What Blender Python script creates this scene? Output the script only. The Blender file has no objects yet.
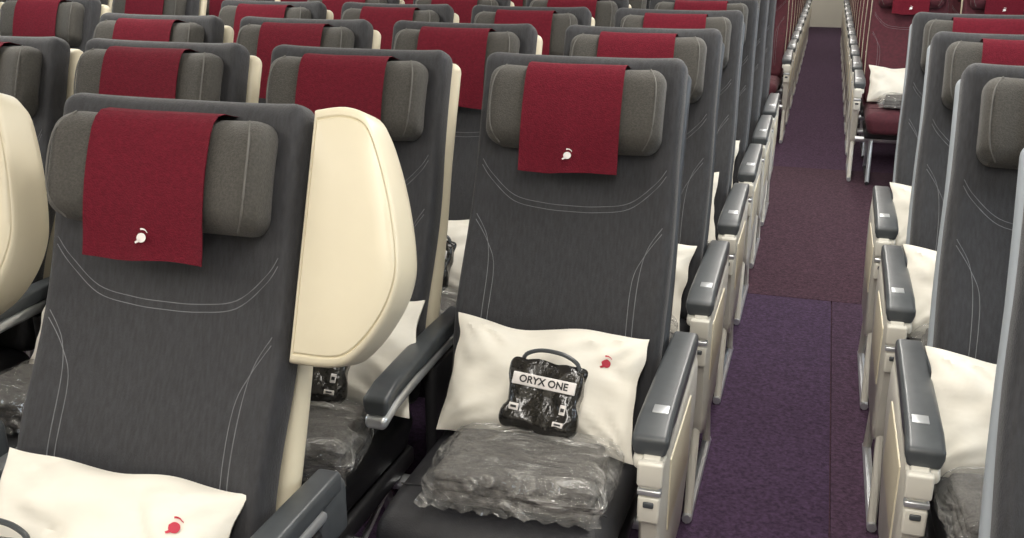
import bpy, math, random
from mathutils import Vector, Matrix, noise
random.seed(4)
R=math.radians
# ------------------------------------------------------------------ materials
def new_mat(name):
    m=bpy.data.materials.new(name); m.use_nodes=True
    nt=m.node_tree; b=nt.nodes['Principled BSDF']
    return m,nt,b
def mat(name,col,rough=.6,metal=0,var=.15,nscale=30,bump=0,bscale=200,stretch=(1,1,1),sheen=0,alpha=1,coat=0,spec=.5):
    m,nt,b=new_mat(name)
    N=nt.nodes;L=nt.links
    tc=N.new('ShaderNodeTexCoord'); mp=N.new('ShaderNodeMapping'); mp.inputs['Scale'].default_value=stretch
    L.new(tc.outputs['Object'],mp.inputs['Vector'])
    nz=N.new('ShaderNodeTexNoise'); nz.inputs['Scale'].default_value=nscale; nz.inputs['Detail'].default_value=4
    L.new(mp.outputs[0],nz.inputs['Vector'])
    cr=N.new('ShaderNodeValToRGB')
    cr.color_ramp.elements[0].position=.3; cr.color_ramp.elements[1].position=.7
    cr.color_ramp.elements[0].color=(*[c*(1-var) for c in col],1)
    cr.color_ramp.elements[1].color=(*[min(1,c*(1+var)) for c in col],1)
    L.new(nz.outputs['Fac'],cr.inputs[0]); L.new(cr.outputs[0],b.inputs['Base Color'])
    b.inputs['Roughness'].default_value=rough; b.inputs['Metallic'].default_value=metal
    b.inputs['Specular IOR Level'].default_value=spec
    b.inputs['Sheen Weight'].default_value=sheen
    b.inputs['Coat Weight'].default_value=coat
    b.inputs['Alpha'].default_value=alpha
    if bump:
        n2=N.new('ShaderNodeTexNoise'); n2.inputs['Scale'].default_value=bscale; n2.inputs['Detail'].default_value=3
        L.new(mp.outputs[0],n2.inputs['Vector'])
        bp=N.new('ShaderNodeBump'); bp.inputs['Strength'].default_value=bump; bp.inputs['Distance'].default_value=.01
        L.new(n2.outputs['Fac'],bp.inputs['Height']); L.new(bp.outputs[0],b.inputs['Normal'])
    return m
M={}
M['fabric']=mat('charcoal_fabric',(.0235,.024,.028),.70,var=.32,nscale=75,bump=.25,bscale=380,stretch=(2.6,1,.4),sheen=.13)
M['redfabric']=mat('burgundy_fabric',(.070,.008,.016),.8,var=.2,nscale=60,bump=.2,bscale=300,sheen=.05)
M['head']=mat('headrest_grey_fabric',(.057,.053,.046),.8,var=.28,nscale=250,bump=.3,bscale=400,sheen=.13)
M['cushion']=mat('cushion_dark_fabric',(.017,.017,.020),.5,var=.2,nscale=40,bump=.15,bscale=300)
M['cloth']=mat('burgundy_headrest_cover',(.128,.0085,.019),.88,var=.15,nscale=120,bump=.4,bscale=350,spec=.2)
M['cream']=mat('cream_shell_plastic',(.70,.635,.48),.38,var=.04,nscale=5)
M['side']=mat('ivory_side_panel',(.70,.675,.60),.35,var=.05,nscale=6)
M['greyshell']=mat('slate_shell_plastic',(.05,.055,.062),.45,var=.05,nscale=6)
M['mistshell']=mat('pale_grey_shell_plastic',(.33,.36,.39),.4,var=.05,nscale=6)
M['pad']=mat('armrest_pad_slate',(.064,.071,.077),.33,var=.1,nscale=40)
M['silver']=mat('satin_metal',(.66,.68,.70),.28,metal=.7,var=.05)
M['dark']=mat('dark_plastic',(.02,.02,.022),.4)
M['stitch']=mat('stitch_thread',(.17,.175,.185),.7)
M['piping']=mat('headrest_piping',(.12,.115,.105),.7)
M['white']=mat('white_print',(.80,.76,.74),.6)
M['redprint']=mat('red_print',(.50,.03,.06),.6)
M['pillow']=mat('pillow_cotton',(.81,.775,.69),.85,var=.03,nscale=8,bump=.35,bscale=9,stretch=(1,1,1.6))
M['blanket']=mat('blanket_grey_fleece',(.085,.08,.075),.9,var=.25,nscale=40,bump=.4,bscale=150)
M['kit']=mat('black_film',(.012,.011,.010),.14,var=.4,nscale=30,bump=.9,bscale=40,coat=.6)
M['screen']=mat('screen_glass',(.01,.01,.012),.1)
m,nt,b=new_mat('clear_crinkled_film')
b.inputs['Base Color'].default_value=(.66,.65,.62,1); b.inputs['Roughness'].default_value=.07
b.inputs['Specular IOR Level'].default_value=1.0; b.inputs['Coat Weight'].default_value=1; b.inputs['Coat Roughness'].default_value=.05
tc=nt.nodes.new('ShaderNodeTexCoord')
mp=nt.nodes.new('ShaderNodeMapping'); mp.inputs['Scale'].default_value=(.6,1.5,1); nt.links.new(tc.outputs['Object'],mp.inputs[0])
v=nt.nodes.new('ShaderNodeTexNoise'); v.inputs['Scale'].default_value=11; v.inputs['Detail'].default_value=3; v.inputs['Distortion'].default_value=1.6
nt.links.new(mp.outputs[0],v.inputs['Vector'])
bp=nt.nodes.new('ShaderNodeBump'); bp.inputs['Strength'].default_value=1; bp.inputs['Distance'].default_value=.08
nt.links.new(v.outputs['Fac'],bp.inputs['Height']); nt.links.new(bp.outputs[0],b.inputs['Normal']); nt.links.new(bp.outputs[0],b.inputs['Coat Normal'])
rr=nt.nodes.new('ShaderNodeValToRGB'); rr.color_ramp.elements[0].position=.52; rr.color_ramp.elements[1].position=.68
rr.color_ramp.elements[0].color=(.12,.12,.12,1); rr.color_ramp.elements[1].color=(.5,.5,.5,1)
nt.links.new(v.outputs['Fac'],rr.inputs[0]); nt.links.new(rr.outputs[0],b.inputs['Alpha'])
M['film']=m
def carpet(name,c):
    return mat(name,c,.95,var=.45,nscale=90,bump=.5,bscale=220,spec=.2)
M['carpetA']=carpet('carpet_purple',(.050,.028,.058))
M['carpetB']=carpet('carpet_maroon',(.060,.030,.043))
M['carpetC']=carpet('carpet_plum',(.056,.030,.054))
M['wall']=mat('sidewall_ivory',(.70,.66,.56),.6,var=.03,nscale=3)
M['curtain']=mat('burgundy_curtain',(.10,.012,.024),.9,var=.2,nscale=10)

# ------------------------------------------------------------------ mesh builder
class MB:
    def __init__(s): s.v=[];s.f=[];s.m=[];s.mats=[]
    def add(s,vs,fs,mk,fn=None):
        if mk not in s.mats: s.mats.append(mk)
        mi=s.mats.index(mk); o=len(s.v)
        for p in vs:
            p=Vector(p); s.v.append(fn(p) if fn else p)
        for f in fs: s.f.append([i+o for i in f]); s.m.append(mi)
    def mesh(s,name,sub=None):
        me=bpy.data.meshes.new(name)
        me.from_pydata([tuple(p) for p in s.v],[],s.f)
        mp={'shell':'cream'}; mp.update(sub or {})
        for k in s.mats: me.materials.append(M[mp.get(k,k)])
        me.polygons.foreach_set('material_index',s.m)
        import bmesh
        bm=bmesh.new(); bm.from_mesh(me); bmesh.ops.recalc_face_normals(bm,faces=bm.faces); bm.to_mesh(me); bm.free()
        me.polygons.foreach_set('use_smooth',[True]*len(me.polygons))
        try: me.set_sharp_from_angle(angle=R(42))
        except Exception: pass
        me.update(); return me
def axis(h,r,k,m):
    a=[-h+r*i/k for i in range(k)]
    a+=[-h+r+(2*h-2*r)*i/m for i in range(m)]
    a+=[h-r+r*i/k for i in range(k+1)]
    return a
def rbox(c,size,r,k=3,m=(2,2,2)):
    hx,hy,hz=[q/2 for q in size]
    r=min(r,hx*.98,hy*.98,hz*.98)
    A=[axis(hx,r,k,m[0]),axis(hy,r,k,m[1]),axis(hz,r,k,m[2])]
    idx={};vs=[];fs=[]
    H=(hx,hy,hz)
    def vid(i,j,l):
        key=(i,j,l)
        if key in idx: return idx[key]
        p=[A[0][i],A[1][j],A[2][l]]
        q=[max(-(H[n]-r),min(H[n]-r,p[n])) for n in range(3)]
        d=Vector([p[n]-q[n] for n in range(3)])
        if d.length>1e-9: d=d.normalized()*r
        vs.append(Vector(q)+d+Vector(c)); idx[key]=len(vs)-1; return idx[key]
    n=[len(a)-1 for a in A]
    for i in range(n[0]):
        for j in range(n[1]):
            for l in (0,n[2]): fs.append([vid(i,j,l),vid(i+1,j,l),vid(i+1,j+1,l),vid(i,j+1,l)])
    for i in range(n[0]):
        for l in range(n[2]):
            for j in (0,n[1]): fs.append([vid(i,j,l),vid(i+1,j,l),vid(i+1,j,l+1),vid(i,j,l+1)])
    for j in range(n[1]):
        for l in range(n[2]):
            for i in (0,n[0]): fs.append([vid(i,j,l),vid(i,j+1,l),vid(i,j+1,l+1),vid(i,j,l+1)])
    return vs,fs
def smooth_path(P,n=5):
    P=[Vector(p) for p in P]; out=[]
    for i in range(len(P)-1):
        p0=P[max(i-1,0)];p1=P[i];p2=P[i+1];p3=P[min(i+2,len(P)-1)]
        for k in range(n):
            t=k/n
            out.append(.5*((2*p1)+(p2-p0)*t+(2*p0-5*p1+4*p2-p3)*t*t+(3*p1-p0-3*p2+p3)*t**3))
    out.append(P[-1]); return out
def tube(P,r,n=6):
    vs=[];fs=[]
    for i,p in enumerate(P):
        t=(P[min(i+1,len(P)-1)]-P[max(i-1,0)]).normalized()
        a=t.cross(Vector((0.13,.21,1))); 
        if a.length<.05: a=t.cross(Vector((1,0,0)))
        a.normalize(); b2=t.cross(a)
        for k in range(n):
            an=2*math.pi*k/n
            vs.append(p+a*math.cos(an)*r+b2*math.sin(an)*r)
    for i in range(len(P)-1):
        for k in range(n):
            fs.append([i*n+k,i*n+(k+1)%n,(i+1)*n+(k+1)%n,(i+1)*n+k])
    fs.append(list(range(n))); fs.append([(len(P)-1)*n+k for k in range(n)])
    return vs,fs
def loft(poly,rings,mapf):
    cx=sum(p[0] for p in poly)/len(poly); cy=sum(p[1] for p in poly)/len(poly)
    n=len(poly);vs=[];fs=[]
    for s,d in rings:
        for p in poly: vs.append(mapf(cx+(p[0]-cx)*s,cy+(p[1]-cy)*s,d))
    for i in range(len(rings)-1):
        for k in range(n): fs.append([i*n+k,i*n+(k+1)%n,(i+1)*n+(k+1)%n,(i+1)*n+k])
    fs.append(list(range(n))); fs.append([(len(rings)-1)*n+k for k in range(n)])
    return vs,fs
def logo(sc):
    out=[]
    def disc(cx,cz,rx,rz,n=20):
        return [Vector((cx+rx*math.cos(2*math.pi*k/n),0,cz+rz*math.sin(2*math.pi*k/n))) for k in range(n)]
    out.append((disc(.05*sc,-.1*sc,.74*sc,.66*sc),[list(range(20))]))
    def arc(r,a0,a1,cx,cz,w,n=14):
        vs=[];fs=[]
        for i in range(n+1):
            a=R(a0+(a1-a0)*i/n); ww=w*(1-.75*i/n)
            for rr_ in (r-ww,r+ww): vs.append(Vector((cx+rr_*math.cos(a),0,cz+rr_*math.sin(a))))
        for i in range(n): fs.append([2*i,2*i+1,2*i+3,2*i+2])
        return vs,fs
    out.append(arc(.95*sc,110,30,.1*sc,.15*sc,.14*sc))
    out.append(([Vector((-.3*sc,0,-.3*sc)),Vector((-.95*sc,0,-.75*sc)),Vector((-.75*sc,0,-.95*sc)),Vector((.1*sc,0,-.55*sc))],[[0,1,2,3]]))
    return out

# ------------------------------------------------------------------ seat
TH=R(20); UP=Vector((0,math.sin(TH),math.cos(TH))); NN=Vector((0,-math.cos(TH),math.sin(TH)))
HC=Vector((0,-.275,.44))
def P(x,d,s): return HC+Vector((x,0,0))+UP*s+NN*d
def backdef(p):
    x,y,s=p
    d=-y
    w=1+.03*math.sin(min(1,max(0,s/.6))*math.pi)
    d+=.022*(min(1,abs(x)/.22))**4*(1 if d>0 else .3)
    d+=.02*math.exp(-((s-.22)/.13)**2)-.012*math.exp(-((s-.5)/.15)**2)
    return P(x*w,d,s)
HS=.705
def headfront(x,s):
    t=(s-HS)/.1
    return .092-.02*abs(t)**3+.028*min(1,abs(x)/.2)**2.5
def seat_mesh(armL=None,armR='inner',wing=False,hem=0.0):
    b=MB()
    b.add(*rbox((0,.058,.46),(.462,.046,.72),.022,3,(4,1,6)),'shell',lambda p:P(p.x*(1+.03*math.sin(min(1,max(0,p.z/.6))*math.pi)),-p.y,p.z))
    b.add(*rbox((0,.003,.418),(.458,.066,.832),.030,4,(12,1,18)),'fabric',backdef)
    b.add(*rbox((0,.088,.64),(.27,.02,.17),.008,2),'screen',lambda p:P(p.x,-p.y,p.z))
    b.add(*rbox((0,.092,.40),(.40,.022,.25),.01,2),'side',lambda p:P(p.x,-p.y,p.z))
    b.add(*rbox((0,.085,.16),(.40,.03,.18),.012,2),'dark',lambda p:P(p.x,-p.y,p.z))
    def hd(p):
        x,y,s=p; d=-y
        if d>0: d=d+headfront(x,s)-.09
        return P(x,d,s)
    b.add(*rbox((0,-.045,HS),(.388,.094,.182),.036,4,(14,1,6)),'head',hd)
    for sx in (-1,1):
        pth=smooth_path([P(sx*x,d+headfront(sx*x,s)-.09,s) for x,d,s in [(.160,.078,HS+.087),(.177,.088,HS+.055),(.181,.09,HS),(.177,.088,HS-.055),(.160,.078,HS-.087)]],5)
        b.add(*tube(pth,.0018),'piping')
    prof=[(.006,-.103),(.035,-.099),(.06,-.098),(.080,-.091),(.091,-.078),(.097,-.06),(.1,-.03),(.101,0),(.1,.03),(.097,.06),(.093,.085),(.088,.105),(.084,.125),(.081,.145)]
    vs=[];fs=[];nx=13
    for j,(d,so) in enumerate(prof):
        s=HS-so
        for i in range(nx):
            x=-.107+.214*i/(nx-1)
            k=j/(len(prof)-1)
            dd=d+.028*(abs(x)/.2)**2.5+(.0045*math.sin(x*55+1+hem*40)+.003*math.sin(x*110+hem*90))*k**3
            vs.append(P(x*(1+.03*k)+.006*k*hem*20*.3,dd+.0045,s+hem*x*k*k+.002*math.sin(x*40)*k))
    nv=len(vs)
    for j,(d,s) in enumerate(prof):
        for i in range(nx): vs.append(vs[j*nx+i]-NN*.0025)
    for j in range(len(prof)-1):
        for i in range(nx-1):
            q=[j*nx+i,j*nx+i+1,(j+1)*nx+i+1,(j+1)*nx+i]
            fs.append(q); fs.append([a+nv for a in q])
    for j in range(len(prof)-1):
        for i in (0,nx-1): fs.append([j*nx+i,(j+1)*nx+i,(j+1)*nx+i+nv,j*nx+i+nv])
    for i in range(nx-1): 
        j=len(prof)-1; fs.append([j*nx+i,j*nx+i+1,j*nx+i+1+nv,j*nx+i+nv])
    b.add(vs,fs,'cloth')
    for lv,lf in logo(.0115):
        b.add([P(p.x,.094+0.0075,HS-.108+p.z) for p in lv],lf,'white')
    def sp(pts):
        pp=smooth_path([(x,0,s) for x,s in pts],6)
        return [backdef(Vector((q.x,-.0302,q.z))) for q in pp]
    for off in (0,.013):
        b.add(*tube(sp([(-.208,.585-off),(-.185,.555-off),(-.13,.510-off),(-.06,.497-off),(0,.495-off),(.06,.497-off),(.13,.510-off),(.185,.555-off),(.208,.585-off)]),.0009,4),'stitch')
        for sx in (-1,1):
            b.add(*tube(sp([(sx*.207,.46-off),(sx*(.178-off*.3),.41-off),(sx*(.166-off),.34),(sx*(.166-off),.22),(sx*(.172-off),.08)]),.0009,4),'stitch')
    def cd(p):
        x,y,z=p
        t=(-.27-y)/.50
        if z>.40:
            z+=.012*(1-(x/.23)**2)*min(1,max(0,math.sin(min(1,max(0,t))*math.pi)))
        z+=.012*t-.03*max(0,t-.72)**2*10
        if z<.40: x*=.95
        return Vector((x*(1-.03*t),y,z))
    b.add(*rbox((0,-.515,.390),(.455,.50,.13),.045,4,(8,10,1)),'cushion',cd)
    for yy in (-.64,):
        pth=[cd(Vector((-.21+.42*i/14,yy,.456))) for i in range(15)]
        b.add(*tube(pth,.0016,4),'cushion')
    b.add(*rbox((0,-.47,.310),(.43,.42,.05),.015,2),'dark')
    for yy in (-.33,-.60): b.add(*tube([Vector((-.265,yy,.27)),Vector((.265,yy,.27))],.019,10),'silver')
    for xx in (-.17,.17):
        b.add(*tube(smooth_path([(xx,-.62,.27),(xx,-.64,.18),(xx,-.68,.015)]),.013,8),'silver')
        b.add(*tube(smooth_path([(xx,-.35,.27),(xx,-.30,.15),(xx,-.20,.015)]),.013,8),'silver')
        b.add(*tube([Vector((xx,-.70,.012)),Vector((xx,-.17,.012))],.011,8),'dark')
        b.add(*tube([Vector((xx,-.66,.12)),Vector((xx,-.33,.25))],.008,6),'silver')
    def arm(sx,kind):
        X=sx*.27
        W=.052 if kind=='inner' else .066
        def ad(p):
            x,y,z=p
            t=(-.10-y)/.50
            z+= -.010*t + (.006*math.sin(t*math.pi))
            wf=.86+.20*min(1,max(0,t))
            xx=(x-X)*wf
            if z<.60: xx*=.9
            if t>.88: z-= .12*(t-.88)
            return Vector((X+xx,y,z))
        b.add(*rbox((X,-.345,.614),(W,.49,.040),.010,3,(2,10,2)),'pad',ad)
        b.add(*rbox((X,-.350,.580),(W*.98,.485,.030),.012,3,(1,8,1)),'silver' if kind=='inner' else 'side',ad)
        b.add(*rbox((X,-.125,.56),(W*.8,.10,.11),.02,3),'side' if kind!='inner' else 'pad')
        if kind=='inner':
            b.add(*rbox((X,-.22,.44),(.03,.16,.24),.012,2),'dark')
        else:
            poly=smooth_path([(-.585,.582,0),(-.09,.582,0)],3)+smooth_path([(-.06,.55,0),(-.06,.44,0),(-.14,.33,0),(-.22,.24,0)],3)+smooth_path([(-.24,.225,0),(-.52,.215,0)],3)+smooth_path([(-.55,.24,0),(-.575,.36,0),(-.605,.50,0),(-.60,.57,0)],3)
            pl=[(q.x,q.y) for q in poly]
            xo=X+sx*.006
            b.add(*loft(pl,[(.96,-.021),(1,-.015),(1,.015),(.96,.021)],lambda a,c,d:Vector((xo+d,a,c))),'side')
            b.add(*rbox((xo+sx*.020,-.34,.44),(.008,.30,.16),.003,2),'cream')
            b.add(*rbox((xo,-.603,.548),(.048,.022,.05),.006,2),'side')
            b.add(*rbox((xo,-.605,.512),(.044,.018,.012),.003,2),'silver')
            b.add(*rbox((xo,-.603,.475),(.042,.02,.055),.006,2),'side')
            b.add(*rbox((xo,-.612,.488),(.020,.010,.012),.003,2),'pad')
            b.add(*rbox((xo-sx*.0,-.50,.634),(.030,.030,.004),.0015,2),'silver',ad)
            b.add(*tube(smooth_path([(xo,-.54,.24),(xo,-.58,.14),(xo,-.61,.015)]),.012,8),'side')
            b.add(*tube(smooth_path([(xo,-.28,.24),(xo,-.24,.14),(xo,-.18,.015)]),.012,8),'side')
            b.add(*tube([Vector((xo,-.63,.014)),Vector((xo,-.16,.014))],.013,8),'silver')
    if armL: arm(-1,armL)
    if armR: arm(1,armR)
    if wing:
        o=smooth_path([(.240,.825,0),(.29,.832,0),(.332,.818,0),(.362,.765,0),(.390,.69,0),(.410,.61,0),(.412,.56,0),(.395,.505,0),(.36,.452,0),(.32,.425,0),(.240,.422,0)],5)
        pl=[(q.x,q.y) for q in o]
        b.add(*loft(pl,[(.80,-.070),(.93,-.064),(1,-.044),(1,.012),(.985,.020),(.955,.024),(.930,.025),(.915,.022),(.900,.027),(.75,.034),(.4,.037)],lambda a,c,d:P(a,d+.010+.03*(a-.245),c)),'cream')
    return b
def place(name,me,loc,rot=(0,0,0)):
    o=bpy.data.objects.new(name,me); bpy.context.collection.objects.link(o)
    o.location=loc; o.rotation_euler=rot; return o
bm_std=seat_mesh(None,'inner',hem=-.02); bm_aR=seat_mesh(None,'aisle',hem=.03); bm_aL=seat_mesh('aisle','inner',hem=-.03)
S_std=[bm_std.mesh('seat_std'),seat_mesh(None,'inner',hem=.05).mesh('seat_std_b')]
S_aR=bm_aR.mesh('seat_aisle_r',{'shell':'greyshell'}); S_aL=bm_aL.mesh('seat_aisle_l'); S_aLm=bm_aL.mesh('seat_aisle_l_pale',{'shell':'mistshell'})
S_aRc=bm_aR.mesh('seat_aisle_r_cream')
sub={'fabric':'redfabric','cushion':'redfabric','head':'redfabric'}
RS_std=bm_std.mesh('seat_std_red',sub); RS_aR=bm_aR.mesh('seat_aisle_r_red',sub); RS_aL=bm_aL.mesh('seat_aisle_l_red',sub)
S_wing=seat_mesh('inner','inner',True,hem=.02).mesh('seat_wing')
S_near=bm_std.mesh('seat_std_pale',{'shell':'mistshell'})

# ------------------------------------------------------------------ soft goods
def pillow_mesh(seed):
    b=MB(); n=40;m=26;W=.43;H=.265;T=.050
    for side in (-1,1):
        vs=[];fs=[]
        for j in range(m+1):
            for i in range(n+1):
                u=-1+2*i/n; v=-1+2*j/m
                u_=math.copysign(abs(u)**.85,u); v_=math.copysign(abs(v)**.85,v)
                prof=max(0,(1-abs(u_)**3.2))**.55*max(0,(1-abs(v_)**3.0))**.6
                x=W/2*u_*(1-.06*(1-v_*v_)); z=H/2*v_*(1-.09*(1-u_*u_))
                w=noise.noise(Vector((x*10+seed*7,z*10,seed*3.1+side)))*.022+noise.noise(Vector((x*22,z*14+seed,side*4)))*.007
                w-=.009*max(0,1-4.5*abs(noise.noise(Vector((x*8+z*7+seed*5,z*6-x*3,2.5)))))
                ang=math.atan2(abs(v_)-1.05,abs(u_)-1.05)
                cr=.008*math.sin(ang*16)*abs(u_*v_)
                th=T*prof+(w+cr)*min(1,prof*1.5)
                vs.append(Vector((x+.007*noise.noise(Vector((z*18,seed,4))),side*max(.0015,th),z+.016*noise.noise(Vector((x*7,seed,0))))))
        for j in range(m):
            for i in range(n):
                a=j*(n+1)+i; fs.append([a,a+1,a+n+2,a+n+1])
        b.add(vs,fs,'pillow')
        if side==-1: front=vs
    def fy(x,z):
        best=min(front,key=lambda q:(q.x-x)**2+(q.z-z)**2); return best.y
    for lv,lf in logo(.0125):
        b.add([Vector((.135+p.x,fy(.135+p.x,.055+p.z)-.003,.055+p.z)) for p in lv],lf,'redprint')
    return b.mesh('pillow')
def blanket_mesh(seed):
    b=MB()
    for k in range(3):
        w=.305-.004*k; l=.205-.004*k
        def fn(p,k=k):
            q=p.copy(); q.z+=.008*noise.noise(Vector((p.x*9+seed,p.y*9,k*.2)));
            q.x+=.008*noise.noise(Vector((p.y*12,seed,k*3))); q.y+=.008*noise.noise(Vector((p.x*12,seed+5,k*3)))
            return q
        b.add(*rbox((0.004*math.sin(k*3+seed),0,.013+.019*k),(w,l,.025),.012,3,(8,6,1)),'blanket',fn)
    def ff(p):
        q=p.copy()
        n1=noise.noise(Vector((p.x*12+seed,p.y*12,p.z*12)))+.45*noise.noise(Vector((p.x*24,p.y*40+seed,p.z*24)))
        c=Vector((p.x,p.y,0)); 
        if c.length>0: q+=c.normalized()*.010*n1
        q.z+=.007*n1 if p.z>.05 else 0
        q.z=max(q.z,.002)
        e=max(0,abs(p.x)-.13)
        q.z-= e*.45*(1 if p.z>.04 else 0)
        return q
    b.add(*rbox((0,0,.037),(.355,.235,.074),.030,6,(30,22,6)),'film',ff)
    vs=[];fs=[]
    for i in range(31):
        x=-.165+.33*i/30
        for j in range(3):
            vs.append(Vector((x*(1+.03*j),-.112-.012*j,.024-.008*j+.005*math.sin(i*1.9+seed+j)+.003)))
    for i in range(30):
        for j in range(2): fs.append([i*3+j,i*3+j+1,i*3+j+4,i*3+j+3])
    b.add(vs,fs,'film')
    return b.mesh('blanket')
def kit_mesh():
    b=MB()
    def fn(p):
        q=p.copy(); t=(p.z+.07)/.14
        q.y*= .55+.55*(1-t)
        q.x*=1+.05*math.sin(t*9)+.03*noise.noise(p*20)
        q+=Vector((noise.noise(p*30),noise.noise(p*31+Vector((3,0,0))),noise.noise(p*29+Vector((0,5,0)))))*.009
        return q
    b.add(*rbox((0,0,0),(.150,.055,.142),.018,4,(12,3,12)),'kit',fn)
    b.add(*rbox((0,-.025,.027),(.132,.007,.025),.002,2),'white')
    for x,z,w,h in [(-.050,-.030,.020,.014),(.050,-.018,.012,.020),(.046,-.048,.022,.010)]:
        b.add(*rbox((x,-.0300,z),(w,.004,h),.0015,2),'white')
        b.add(*rbox((x,-.0325,z),(w*.6,.002,h*.35),.0005,1,(1,1,1)),'dark')
    lp=smooth_path([(-.060,0,.060),(-.055,-.006,.078),(-.03,-.010,.090),(0,-.012,.093),(.03,-.010,.090),(.055,-.006,.078),(.060,0,.060)],4)
    b.add(*tube(lp,.0045,8),'pad')
    cu=bpy.data.curves.new('label','FONT'); cu.body='ORYX ONE'; cu.size=.020; cu.align_x='CENTER'; cu.align_y='CENTER'; cu.extrude=.0004; cu.offset=.0005
    to=bpy.data.objects.new('label',cu); bpy.context.collection.objects.link(to); bpy.context.view_layer.update()
    tm=bpy.data.meshes.new_from_object(to.evaluated_get(bpy.context.evaluated_depsgraph_get()))
    b.add([Vector((q.co.x,-.0293-q.co.z,.027+q.co.y)) for q in tm.vertices],[list(f.vertices) for f in tm.polygons],'dark')
    bpy.data.objects.remove(to)
    return b.mesh('amenity_kit')
PM=[pillow_mesh(i) for i in range(3)]; BM=[blanket_mesh(i) for i in range(2)]; KM=kit_mesh()
def goods(x,y,i,kit=True,blanket=True,dx=0,rz=0,bdx=0):
    place('pillow',PM[i%3],(x+dx,y-.352,.578),(R(-38),R([0,4,-5][i%3]),R(rz)))
    if blanket: place('wrapped_blanket',BM[i%2],(x+.03+dx+bdx,y-.597,.476),(R(-1.5),0,R([3,-5][i%2])))
    if kit: place('amenity_kit',KM,(x+.035+dx,y-.462,.602),(R(-30),R(3),R(-4)))

# ------------------------------------------------------------------ seat layout
PIT=.74
n=0
for r in range(0,6):
    for c in range(4):
        x=-.54*c+(.01 if c==0 else 0); y=PIT*r
        me=S_aR if c==0 else (S_aL if c==3 else S_std[(r+c)%2])
        place('airline_seat',me,(x,y,0))
        if r<4:
            if c==1 and r==0:
                place('pillow',PM[1],(x+.06,y-.340,.576),(R(-36),R(-10),R(-6)))
                place('wrapped_blanket',BM[1],(x+.07,y-.60,.474),(0,0,R(8)))
                place('amenity_kit',KM,(x+.075,y-.47,.605),(R(-28),R(8),R(14)))
            else: goods(x,y,n,kit=(r<2))
        n+=1
for i,x in enumerate((-.482,-1.195)):
    place('airline_seat',S_wing,(x,-.79,0))
place('pillow',PM[1],(-.485,-1.14,.580),(R(-40),R(3),R(3)))
place('amenity_kit',KM,(-.61,-1.25,.570),(R(-34),R(4),R(6)))
goods(-1.195,-.79,2)
for r in range(3):
    for c in range(3):
        x=1.03+.54*c; y=.10+PIT*r
        place('airline_seat',S_aLm if c==0 else S_std[(r+c)%2],(x,y,0))
        goods(x,y,n,kit=False,dx=-.04 if c==0 else 0,bdx=-.05 if c==0 else 0); n+=1
for c in range(2):
    place('airline_seat',S_near,(1.045+.54*c,-.64,0))
for r in range(0,6):
    for c in range(3):
        x=-2.69-.54*c
        place('airline_seat',S_aRc if c==0 else S_std[(r+c)%2],(x,PIT*r,0))
        if r<3: goods(x,PIT*r,n,kit=False)
        n+=1
for r in range(11):
    for c in range(3):
        x=1.02+.54*c; y=4.9+.8*r
        place('airline_seat',RS_aL if c==0 else RS_std,(x,y,0))
        if r<2: goods(x,y,n,kit=False)
        n+=1
    for c in range(4):
        if r<10: place('airline_seat',RS_aR if c==0 else (RS_aL if c==3 else RS_std),(-.54*c,6.0+.8*r,0))
    for c in range(3):
        if r<6: place('airline_seat',RS_aR if c==0 else RS_std,(-2.69-.54*c,6.0+.8*r,0))

# ------------------------------------------------------------------ room shell
def box(name,lo,hi,mk,r=.002):
    c=[(a+b_)/2 for a,b_ in zip(lo,hi)]; s=[b_-a for a,b_ in zip(lo,hi)]
    b=MB(); b.add(*rbox((0,0,0),s,r,1,(1,1,1)),mk); return place(name,b.mesh(name),c)
XL,XR,Y0,Y1=-4.12,2.46,-3.6,15.5
box('floor',(XL,Y0,-.1),(XR,Y1,-.012),'carpetB')
box('carpet_strip',(XL,Y0,-.012),(.648,1.99,0),'carpetA')
box('carpet_strip',(.652,Y0,-.012),(XR,1.99,0),'carpetC')
box('carpet_strip',(XL,1.994,-.012),(XR,4.6,0),'carpetB')
box('carpet_strip',(XL,4.604,-.012),(XR,Y1,0),'carpetC')
box('ceiling',(XL,Y0,2.3),(XR,Y1,2.4),'wall')
box('wall_rear',(XL,Y1,0),(XR,Y1+.1,2.3),'wall')
box('wall_front',(XL,Y0-.1,0),(XR,Y0,2.3),'wall')
def emis(name,c,s):
    m,nt,b=new_mat(name); b.inputs['Emission Color'].default_value=(*c,1); b.inputs['Emission Strength'].default_value=s; b.inputs['Base Color'].default_value=(*c,1); M[name]=m
emis('daylight_pane',(.8,.9,1),5)
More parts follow.
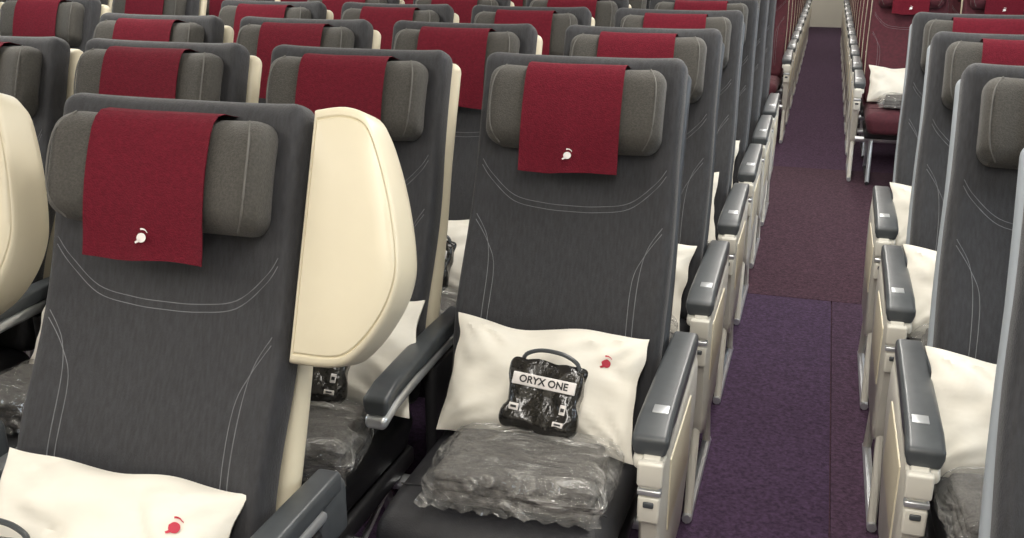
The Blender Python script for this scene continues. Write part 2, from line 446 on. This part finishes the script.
for side,X in (('left',XL),('right',XR)):
    sg=-1 if side=='left' else 1
    b=MB(); step=.55; z0,z1=.98,1.38
    def slab(ya,yb,za,zb): b.add(*rbox(((X+sg*.05),(ya+yb)/2,(za+zb)/2),(.1,yb-ya,zb-za),.002,1,(1,1,1)),'wall')
    slab(Y0,Y1,0,z0); slab(Y0,Y1,z1,2.3)
    k=0; yy=Y0
    while yy<Y1-.3:
        nx=min(Y1,yy+step); slab(yy,nx-.26,z0,z1)
        box('window_%d'%(k+1 if side=='left' else k+101),(X+sg*.06-.005,nx-.26,z0),(X+sg*.06+.005,nx,z1),'daylight_pane')
        yy=nx;k+=1
    place('wall_'+side,b.mesh('wall_'+side),(0,0,0))

# ------------------------------------------------------------------ lights
def area(name,loc,sx,sy,pw,col=(1,.955,.885),rot=(0,0,0)):
    l=bpy.data.lights.new(name,'AREA'); l.shape='RECTANGLE'; l.size=sx;l.size_y=sy;l.energy=pw;l.color=col
    o=bpy.data.objects.new(name,l); bpy.context.collection.objects.link(o); o.location=loc;o.rotation_euler=rot
for y in (-2.2,0.6,3.4,6.4,9.6,13.0):
    area('ceiling_light',(.5,y,2.27),.30,2.2,37 if y<5 else 34)
    area('ceiling_light',(-2.1,y,2.27),.30,2.2,34 if y<5 else 28)
area('ceiling_light',(-.8,-2.6,2.27),2.2,1.2,18)
area('window_daylight',(XR-.03,1.2,1.3),.5,5,46,(.74,.86,1),(0,R(90),0))
area('window_daylight',(XL+.03,2.0,1.3),.5,6,46,(.74,.86,1),(0,R(-90),0))
w=bpy.data.worlds.new('World'); bpy.context.scene.world=w; w.use_nodes=True
w.node_tree.nodes['Background'].inputs[0].default_value=(.8,.88,1,1); w.node_tree.nodes['Background'].inputs[1].default_value=.6
cam=bpy.data.cameras.new('Camera'); co=bpy.data.objects.new('Camera',cam); bpy.context.collection.objects.link(co)
cam.lens=36*1000/1024; cam.sensor_width=36; cam.clip_start=.02
co.location=(.517,-2.2255,1.490); co.rotation_euler=(R(90-18.62),0,R(17.02))
bpy.context.scene.camera=co
try:
    bpy.context.scene.view_settings.view_transform='Standard'
except Exception: pass
